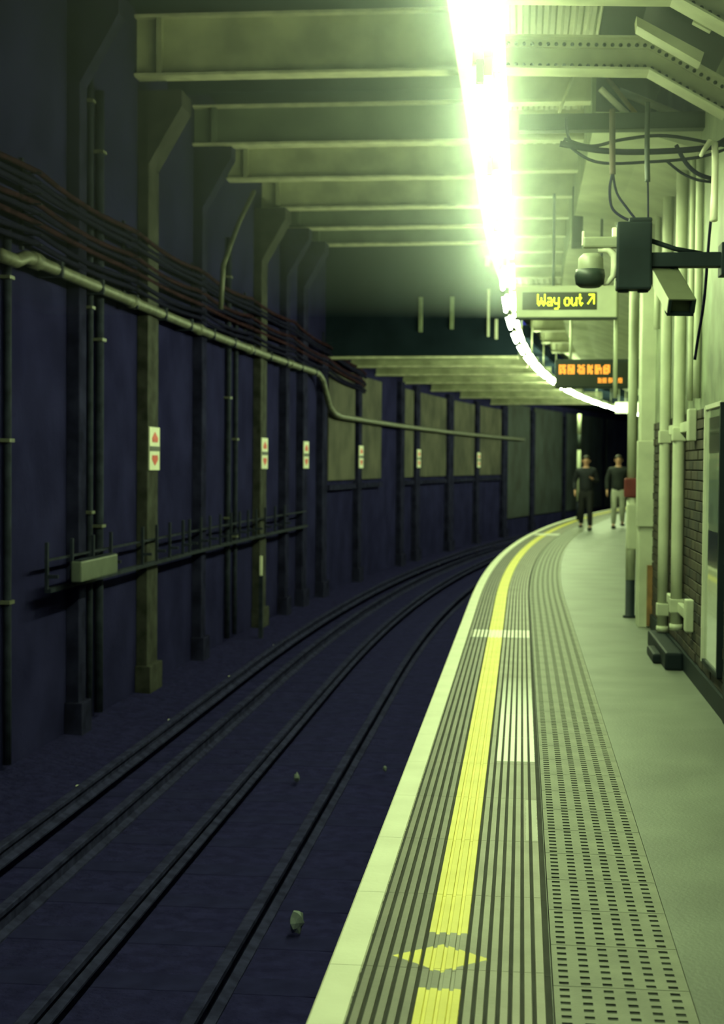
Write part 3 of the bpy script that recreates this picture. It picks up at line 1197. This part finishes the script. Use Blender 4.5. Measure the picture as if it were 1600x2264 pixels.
b.build('lid', BLACK, bx)
for x in (-0.06, 0.06):
    b = MB()
    b.tube([(x, 0, -0.012), (x, 0, 0.01)], 0.035, 10)
    b.build('gland', BLACK, bx, True)
b = MB()
b.box(-0.135, -0.105, -0.03, 0.03, 0.33, 0.39, bev=0.006)
b.build('bright_tab', SIGNW, bx)
# left camera on a curved bracket
lc = empty('bracket_camera', M(SA, 0.42, 2.74), 'grey dome-backed camera on a curved bracket left of the black box', 'camera')
b = MB()
b.box(-0.055, 0.165, -0.03, 0.03, 0.225, 0.295, bev=0.012)
b.build('bracket_arm', GREY, lc)
b = MB()
b.tube([(0.04, 0, 0.215), (0.10, 0, 0.215), (0.14, 0, 0.18), (0.145, 0, 0.12), (0.135, 0, 0.05), (0.10, 0, 0.005), (0.075, 0, 0.0)], [0.016, 0.024, 0.026, 0.024, 0.02, 0.016, 0.012], 10)
b.build('curved_yoke', PALE, lc, True)
b = MB()
b.tube([(-0.005, 0, 0.03), (-0.005, 0, 0.05), (-0.005, 0, 0.16), (-0.005, 0, 0.19)], [0.07, 0.083, 0.078, 0.05], 18)
b.build('body', GREY, lc, True)
b = MB()
b.tube([(-0.01, 0, -0.02), (-0.01, 0, 0.0), (-0.01, 0, 0.05), (-0.01, 0, 0.09)], [0.06, 0.088, 0.096, 0.09], 18)
b.build('dark_band', DARKST, lc, True)
b = MB()
b.box(-0.062, -0.045, -0.02, 0.02, 0.24, 0.33, bev=0.005)
b.build('pale_clip', PALE, lc)
# camera housing below the arm, pointing down towards us
ch = empty('camera_housing', M(SA, 0.93, 2.84), 'boxy grey camera housing slanting down under the black arm', 'camera')
ax = (W(9.2, 0.935, 2.545) - W(9.66, 0.865, 2.80))
Y = ax.normalized()
X = Y.cross(Vector((0, 0, 1))).normalized()
Z = X.cross(Y)
hm = Matrix((X, Y, Z)).transposed().to_4x4()
base = W(9.66, 0.865, 2.80)
HM = Matrix.Translation(base) @ hm
Lh = ax.length
LI = ch.matrix_world.inverted() @ HM


def housing(name, m, *boxes):
    b = MB()
    for bb in boxes:
        b.box(*bb[:6], bev=bb[6] if len(bb) > 6 else 0.0, mtx=LI)
    return b.build(name, m, ch)


housing('body', mat('housing_unlit_grey', (0.09, 0.10, 0.065), 0.5, var=0.2), (-0.07, 0.07, 0, Lh - 0.05, -0.045, 0.05, 0.012))
housing('sun_shield', MATS['housing_unlit_grey'], (-0.082, 0.082, -0.02, Lh, 0.05, 0.058))  # top painted dark as its unlit side
housing('shield_cheek', DARKST, (-0.085, -0.078, 0.0, Lh, -0.03, 0.056))  # side away from the lamps painted dark
housing('shield_cheek', PALE, (0.078, 0.085, 0.0, Lh, -0.03, 0.056))  # lamp side painted paler than the other cheek
housing('front_glass', LEDBG, (-0.06, 0.06, Lh - 0.05, Lh - 0.04, -0.038, 0.045))
housing('front_rim', BLACK, (-0.08, 0.08, Lh - 0.06, Lh + 0.002, -0.05, -0.036), (-0.08, -0.062, Lh - 0.06, Lh + 0.002, -0.05, 0.05), (0.062, 0.08, Lh - 0.06, Lh + 0.002, -0.05, 0.05))
b = MB()
b.tube([(0.0, 0, 0.0), (-0.05, 0.03, -0.06)], 0.025, 10)
b.build('mount', BLACK, ch, True)

# ------------------------------------------------------------------ way out sign
sg = empty('way_out_sign', M(15.5, 0.425, 3.252), 'hanging pale sign with yellow illuminated Way out lettering and arrow', 'sign')
b = MB()
b.box(-0.507, 0.507, -0.06, 0.06, -0.155, 0.165, bev=0.012)
b.build('case', CREAM, sg)
b = MB()
b.box(-0.515, 0.515, -0.066, 0.066, -0.172, -0.155)
b.build('lower_rail', DARKST, sg)
b = MB()
b.box(-0.44, 0.306, -0.066, -0.058, -0.078, 0.098)
b.build('display_panel', LEDBG, sg)
FONT = {
    'W': ["1000001", "1000001", "1001001", "1001001", "1010101", "1010101", "0100010"],
    'a': ["00000", "00000", "01110", "00001", "01111", "10001", "01111"],
    'y': ["00000", "00000", "10001", "10001", "10001", "01111", "00001", "00001", "01110"],
    'o': ["00000", "00000", "01110", "10001", "10001", "10001", "01110"],
    'u': ["00000", "00000", "10001", "10001", "10001", "10011", "01101"],
    't': ["0100", "0100", "1110", "0100", "0100", "0101", "0010"],
    '^': ["011111", "000011", "000101", "001001", "010001", "100001", "000000"],
    ' ': ["00"] * 7,
}
cols = []
text = 'Way out ^'
x = 0
dots = []
for chn in text:
    g = FONT[chn]
    for r, row in enumerate(g):
        for c, v in enumerate(row):
            if v == '1':
                dots.append((x + c, r))
    x += len(g[0]) + 1
tot = x - 1
b = MB()
px_, pz = 0.575 / tot, 0.0175
for (c, r) in dots:
    cx = -0.285 + c * px_
    cz = 0.072 - r * pz
    n = 8
    vs = [(cx + 0.0078 * math.cos(2 * math.pi * k / n), -0.0668, cz + 0.0085 * math.sin(2 * math.pi * k / n)) for k in range(n)]
    vs += [(v[0], -0.0655, v[2]) for v in vs]
    fs = [tuple(range(n))] + [(k, (k + 1) % n, n + (k + 1) % n, n + k) for k in range(n)]
    b.add(vs, fs)
b.build('lettering', LED_Y, sg)
for x in (-0.13, 0.35):
    b = MB()
    b.tube([(x, 0, 0.16), (x, 0, 1.1)], 0.014, 8)
    b.build('hanger_rod', DARKST, sg, True)
b = MB()
b.tube([W(15.6, 0.935, z) for z in (4.2, 3.4, 2.9, 2.29)], 0.022, 10)
tag(b.build('drop_pole', CREAM, None, True), 'thin cream drop pole hanging beside the Way out sign', 'pole')

# ------------------------------------------------------------------ orange train display
sd = empty('train_display', M(21.0, 1.075, 2.86), 'long dark train display with blurred orange dot-matrix rows', 'display')
b = MB()
b.box(-0.655, 0.655, -0.09, 0.09, -0.20, 0.195, bev=0.012)
b.build('case', DARKST, sd)
b = MB()
b.box(-0.63, 0.64, -0.097, -0.089, -0.175, 0.15)
b.build('screen', LEDBG, sd)


def dot_row(x0, x1, zc, hgt, words):
    b = MB()
    p = hgt / 7
    for (a, c) in words:
        xa, xb = x0 + (x1 - x0) * a, x0 + (x1 - x0) * c
        n = max(2, int((xb - xa) / p))
        for i in range(n):
            for r in range(7):
                if random.random() < 0.86 and i % 6 != 5:
                    x = xa + (xb - xa) * (i + 0.5) / n
                    z = zc + hgt / 2 - (r + 0.5) * p
                    b.add([(x - p * .42, -0.0985, z - p * .42), (x + p * .42, -0.0985, z - p * .42), (x + p * .42, -0.0985, z + p * .42), (x - p * .42, -0.0985, z + p * .42)], [(0, 1, 2, 3)])
    return b


zc = 2.86
b = dot_row(-0.61, 0.10, 0.055, 0.13, [(0, 0.33), (0.355, 0.5), (0.54, 0.65), (0.685, 1.0)])
b.build('upper_row', LED_O, sd)['kind'] = 'stuff'
b = dot_row(-0.08, 0.26, -0.095, 0.07, [(0, 0.38), (0.42, 0.68), (0.8, 1.0)])
b.build('lower_row', LED_O, sd)['kind'] = 'stuff'
b = MB()
for r, row in enumerate(["00100", "01110", "01110", "11111", "11011", "11011"]):
    for c, v in enumerate(row):
        if v == '1':
            x, z = 0.565 + c * 0.016, 0.12 - r * 0.022
            b.add([(x - .008, -0.0985, z - .011), (x + .008, -0.0985, z - .011), (x + .008, -0.0985, z + .011), (x - .008, -0.0985, z + .011)], [(0, 1, 2, 3)])
b.build('end_mark', LED_O, sd)
for x in (-0.45, 0.45):
    b = MB()
    b.tube([(x, 0, 0.18), (x, 0, 1.15)], 0.02, 8)
    b.build('hanger_rod', CREAM, sd, True)

# ------------------------------------------------------------------ strip lights
TL, ZL = -0.19, 3.6
mb = MB()
sweep(mb, [(TL - 0.03, ZL + 0.11), (TL + 0.02, ZL + 0.11), (TL + 0.02, ZL + 0.17), (TL - 0.03, ZL + 0.17)], 3.0, 64, 0.8)
tk = tag(mb.build('lighting_trunking', mat('dull_trunking_paint', (0.13, 0.15, 0.10), 0.7, 0.2)), 'continuous cream trunking that carries the strip lights along the platform', 'trunking')
for k in range(14):
    s = 6.2 + k * 3.9
    b = MB()
    b.tube([W(s, TL, ZL + 0.16), W(s, TL, 4.64)], 0.014, 8)
    b.build('hanger', STEEL_C, tk, True)
for k in range(26):
    s0 = 2.95 + k * 2.5
    s1 = s0 + 1.82
    lab = f'{ORD[k]} strip light along the platform row counted from the camera end'
    e = empty('strip_light', M(s0, TL, ZL), lab, 'light', 'fluorescent strip lights along the platform')
    b = MB()
    sweep(b, rect(TL - 0.028, TL + 0.012, ZL + 0.015, ZL + 0.11), s0 - 0.06, s1 + 0.06, 0.65)
    child(b.build('batten', MATS['dull_trunking_paint']), e)
    b = MB()
    b.tube([W(x, TL - 0.05, ZL) for x in srange(s0, s1, 0.92)], 0.021, 7)
    child(b.build('tube', TUBE, None, True), e)
    b = MB()
    sweep(b, rect(TL + 0.028, TL + 0.085, ZL, ZL + 0.045), s0 + 0.02, s1 + (0.5 if k < 4 else 0.0), 1.1)
    child(b.build('diffuser', DIFF), e)
    for x in (s0 - 0.03, s1 + 0.03):
        b = MB()
        b.box(-0.02, 0.02, -0.025, 0.025, -0.022, 0.10, bev=0.006)
        o = b.build('lamp_holder', DARKST)
        o.matrix_world = M(x, TL - 0.05, ZL)
        child(o, e)
# far pale signs / lit fascia at the end of the curve
b = MB()
b.box(-0.5, 0.5, -0.06, 0.06, -0.16, 0.16, bev=0.02)
o = b.build('lit_sign_box', emit('lit_sign_face', (0.86, 1.0, 0.62), 1.6))
o.matrix_world = M(45.5, 1.25, 3.32)
tag(o, 'small glowing white sign box at the far end under the roof', 'sign')
b = MB()
for x in (-0.4, 0.4):
    b.tube([(x, 0, 0.15), (x, 0, 0.75)], 0.02, 8)
b.build('hanger', CREAM, o)
# pale post in the far bend
e = empty('bend_post', M(44.5, -0.2, 0), 'thin pale post standing at the far platform bend', 'post')
for z0, z1, m in ((0.0, 0.55, PIPED), (0.55, 2.05, CREAM), (2.05, 2.5, DARKST), (2.5, 3.1, CREAM)):
    b = MB()
    b.tube([(0, 0, z0), (0, 0, z1)], 0.055, 10)
    b.build('shaft_section', m, e, True)

# ------------------------------------------------------------------ people
SKIN = mat('skin', (0.55, 0.30, 0.20), 0.5, var=0.1)
HAIR = mat('dark_hair', (0.03, 0.022, 0.018), 0.6, var=0.3)
SHOE = mat('dark_shoes', (0.025, 0.025, 0.028), 0.5, var=0.2)


def skin_mesh(name, verts, edges, radii, root, m, parent, level=1):
    me = bpy.data.meshes.new(name)
    me.from_pydata(verts, edges, [])
    o = bpy.data.objects.new(name, me)
    COL.objects.link(o)
    md = o.modifiers.new('skin', 'SKIN')
    md.use_smooth_shade = True
    sk = me.skin_vertices[0].data
    for i, r in enumerate(radii):
        rr = r if isinstance(r, tuple) else (r, r)
        sk[i].radius = rr
        sk[i].use_root = (i == root)
    sb = o.modifiers.new('sub', 'SUBSURF')
    sb.levels = level
    sb.render_levels = level
    dg = bpy.context.evaluated_depsgraph_get()
    nm = bpy.data.meshes.new_from_object(o.evaluated_get(dg))
    nm.name = name
    for p in nm.polygons:
        p.use_smooth = True
    nm.materials.clear()
    nm.materials.append(m)
    bpy.data.objects.remove(o)
    bpy.data.meshes.remove(me)
    return put(bpy.data.objects.new(name, nm), parent)


class Skel:
    def __init__(s):
        s.v, s.e, s.r = [], [], []

    def pt(s, p, r, link=None):
        s.v.append(tuple(p))
        s.r.append(r)
        i = len(s.v) - 1
        if link is not None:
            s.e.append((link, i))
        return i


def person(loc, rz, lab, H, jacket, trousers, stride, arms, hair_long=False):
    """x right, -y forward (towards the camera when rz = 0)"""
    e = bpy.data.objects.new('person', None)
    put(e)
    e.matrix_world = Matrix.Translation(loc) @ Matrix.Rotation(rz, 4, 'Z') @ Matrix.Scale(H / 1.75, 4)
    tag(e, lab, 'person')
    hips = {}
    # joints
    hipz, kz = 0.92, 0.50
    legs = []
    for sx in (-1, 1):
        st = stride * sx
        hip = Vector((sx * 0.095, 0, hipz - 0.03))
        knee = Vector((sx * 0.10, -0.10 * abs(st) * 4 - st * 0.3, kz))
        ank = Vector((sx * 0.11, -st * 0.9 + 0.03, 0.09 + (0.05 if st < 0 else 0)))
        toe = ank + Vector((sx * 0.02, -0.16, -0.05))
        legs.append((hip, knee, ank, toe))
    B = Skel()
    pelv = B.pt((0, 0, 0.95), (0.15, 0.11))
    wst = B.pt((0, 0.01, 1.08), (0.13, 0.10), pelv)
    chst = B.pt((0, 0.01, 1.28), (0.16, 0.115), wst)
    shl = B.pt((0, 0.015, 1.42), (0.12, 0.085), chst)
    nk = B.pt((0, 0.0, 1.50), 0.055, shl)
    hd0 = B.pt((0, -0.01, 1.56), 0.065, nk)
    hd1 = B.pt((0, -0.015, 1.64), (0.078, 0.092), hd0)
    hd2 = B.pt((0, -0.005, 1.71), (0.07, 0.08), hd1)
    nose = None
    for (hip, knee, ank, toe) in legs:
        a = B.pt(hip, 0.085, pelv)
        k2 = B.pt(knee, 0.055, a)
        c2 = B.pt(knee.lerp(ank, 0.35), 0.052, k2)
        an = B.pt(ank, 0.036, c2)
        B.pt(toe, (0.04, 0.028), an)
    armj = []
    for sx, (el, wr) in zip((-1, 1), arms):
        sh = Vector((sx * 0.185, 0.01, 1.405))
        el, wr = Vector(el), Vector(wr)
        a = B.pt(sh, 0.06, shl)
        b2 = B.pt(el, 0.042, a)
        w2 = B.pt(wr, 0.028, b2)
        d = (wr - el).normalized()
        palm = wr + d * 0.07
        p2 = B.pt(palm, (0.038, 0.02), w2)
        side = d.cross(Vector((0, 1, 0)))
        side = side.normalized() if side.length > 0.1 else Vector((1, 0, 0))
        fwd = Vector((0, -1, 0))
        for q in range(4):
            off = fwd * (0.027 - 0.018 * q)
            f1 = B.pt(palm + d * 0.045 + off, 0.0095, p2)
            B.pt(palm + d * (0.085 - 0.006 * abs(q - 1.3)) + off - side * 0.015 * sx, 0.008, f1)
        th = B.pt(wr + d * 0.045 + fwd * 0.045, 0.011, p2)
        B.pt(wr + d * 0.08 + fwd * 0.058, 0.009, th)
        armj.append((sh, el, wr))
    skin_mesh('body', B.v, B.e, B.r, pelv, SKIN, e, 1)
    # face details
    f = MB()
    f.tube([(0, -0.098, 1.665), (0, -0.118, 1.63), (0, -0.105, 1.615)], [0.008, 0.016, 0.012], 8)
    f.build('nose', SKIN, e, True)
    for sx in (-1, 1):
        f = MB()
        f.tube([(sx * 0.032, -0.094, 1.655), (sx * 0.032, -0.101, 1.655)], [0.012, 0.007], 8)
        f.build('eye', HAIR, e, True)
        f = MB()
        f.tube([(sx * 0.078, 0.0, 1.66), (sx * 0.094, 0.01, 1.645), (sx * 0.080, 0.0, 1.60)], [0.01, 0.016, 0.008], 8)
        f.build('ear', SKIN, e, True)
    f = MB()
    f.box(-0.026, 0.026, -0.098, -0.088, 1.578, 1.590, bev=0.003)
    f.build('mouth', mat('lips', (0.40, 0.14, 0.11), 0.5), e)
    # hair cap
    bm = bmesh.new()
    bmesh.ops.create_uvsphere(bm, u_segments=16, v_segments=10, radius=1)
    for v in bm.verts:
        v.co = Vector((v.co.x * 0.092, v.co.y * 0.108 + 0.012, v.co.z * 0.1 + 1.675))
    bmesh.ops.delete(bm, geom=[v for v in bm.verts if v.co.z < (1.58 if hair_long else 1.66) and v.co.y < 0.02 or (v.co.z < 1.70 and v.co.y < -0.045) or v.co.z < 1.6], context='VERTS')
    me = bpy.data.meshes.new('hair')
    bm.to_mesh(me)
    bm.free()
    me.materials.append(HAIR)
    for p in me.polygons:
        p.use_smooth = True
    ho = put(bpy.data.objects.new('hair', me), e)
    sm = ho.modifiers.new('thick', 'SOLIDIFY')
    sm.thickness = 0.015
    # trousers
    T = Skel()
    r0 = T.pt((0, 0, 0.96), (0.165, 0.125))
    T.pt((0, 0.005, 1.04), (0.15, 0.115), r0)
    for (hip, knee, ank, toe) in legs:
        a = T.pt(hip + Vector((0, 0, -0.06)), 0.10, r0)
        k2 = T.pt(knee, 0.075, a)
        T.pt(knee.lerp(ank, 0.5), 0.07, k2)
        T.pt(ank + Vector((0, 0, 0.0)), 0.062, len(T.v) - 1)
    skin_mesh('trousers', T.v, T.e, T.r, r0, trousers, e, 1)
    for (hip, knee, ank, toe) in legs:
        f = MB()
        f.box(-0.048, 0.048, -0.20, 0.075, -0.09, -0.02, bev=0.02, mtx=Matrix.Translation(ank))
        f.build('shoe', SHOE, e, True)
    J = Skel()
    r0 = J.pt((0, 0.0, 0.86), (0.185, 0.14))
    a = J.pt((0, 0.0, 1.0), (0.175, 0.135), r0)
    c = J.pt((0, 0.01, 1.27), (0.19, 0.14), a)
    d = J.pt((0, 0.015, 1.41), (0.15, 0.10), c)
    J.pt((0, 0.01, 1.49), 0.075, d)
    for (sh, el, wr) in armj:
        s1 = J.pt(sh, 0.082, d)
        e1 = J.pt(el, 0.062, s1)
        J.pt(el.lerp(wr, 0.95), 0.05, e1)
    skin_mesh('jacket', J.v, J.e, J.r, r0, jacket, e, 1)
    return e


COAT = mat('navy_coat', (0.01, 0.012, 0.02), 0.8, var=0.3)
TRK = mat('black_trousers', (0.014, 0.014, 0.018), 0.8, var=0.3)
JKT = mat('dark_green_jacket', (0.014, 0.018, 0.02), 0.8, var=0.3)
TRL = mat('pale_trousers', (0.46, 0.48, 0.38), 0.8, var=0.2)
p1 = person(W(37.8, 0.55, 0), -heading(37.8), 'person in a dark coat and black trousers walking along the platform', 1.83, COAT, TRK, 0.10,
            (((-0.27, 0.05, 1.14), (-0.25, -0.10, 0.92)), ((0.27, 0.02, 1.15), (0.16, -0.22, 1.22))))
p2 = person(W(39.2, 1.28, 0), -heading(39) + 0.1, 'person in a dark jacket and pale trousers beside the round post', 1.86, JKT, TRL, -0.12,
            (((-0.27, 0.03, 1.14), (-0.27, -0.06, 0.90)), ((0.27, 0.05, 1.14), (0.28, -0.08, 0.90))), True)

# ------------------------------------------------------------------ added haze volume that stands in for lens glow at the near lights
def bloom(name, dens, g, box, lab):
    hz = bpy.data.materials.new(name)
    hz.use_nodes = True
    nt = hz.node_tree
    nt.nodes.remove(nt.nodes['Principled BSDF'])
    v = nt.nodes.new('ShaderNodeVolumeScatter')
    v.inputs['Density'].default_value = dens
    v.inputs['Anisotropy'].default_value = g
    v.inputs['Color'].default_value = (0.86, 1, 1, 1)
    nt.links.new(v.outputs[0], nt.nodes['Material Output'].inputs['Volume'])
    b = MB()
    b.box(*box)
    tag(b.build(name, hz), lab, 'bloom', kind='stuff')


bloom('bloom', BLOOM_DENSITY, 0.92, (-7, 7, 1.0, 14.0, 2.95, 7.2), 'added haze gathered under the near station roof around the lights')
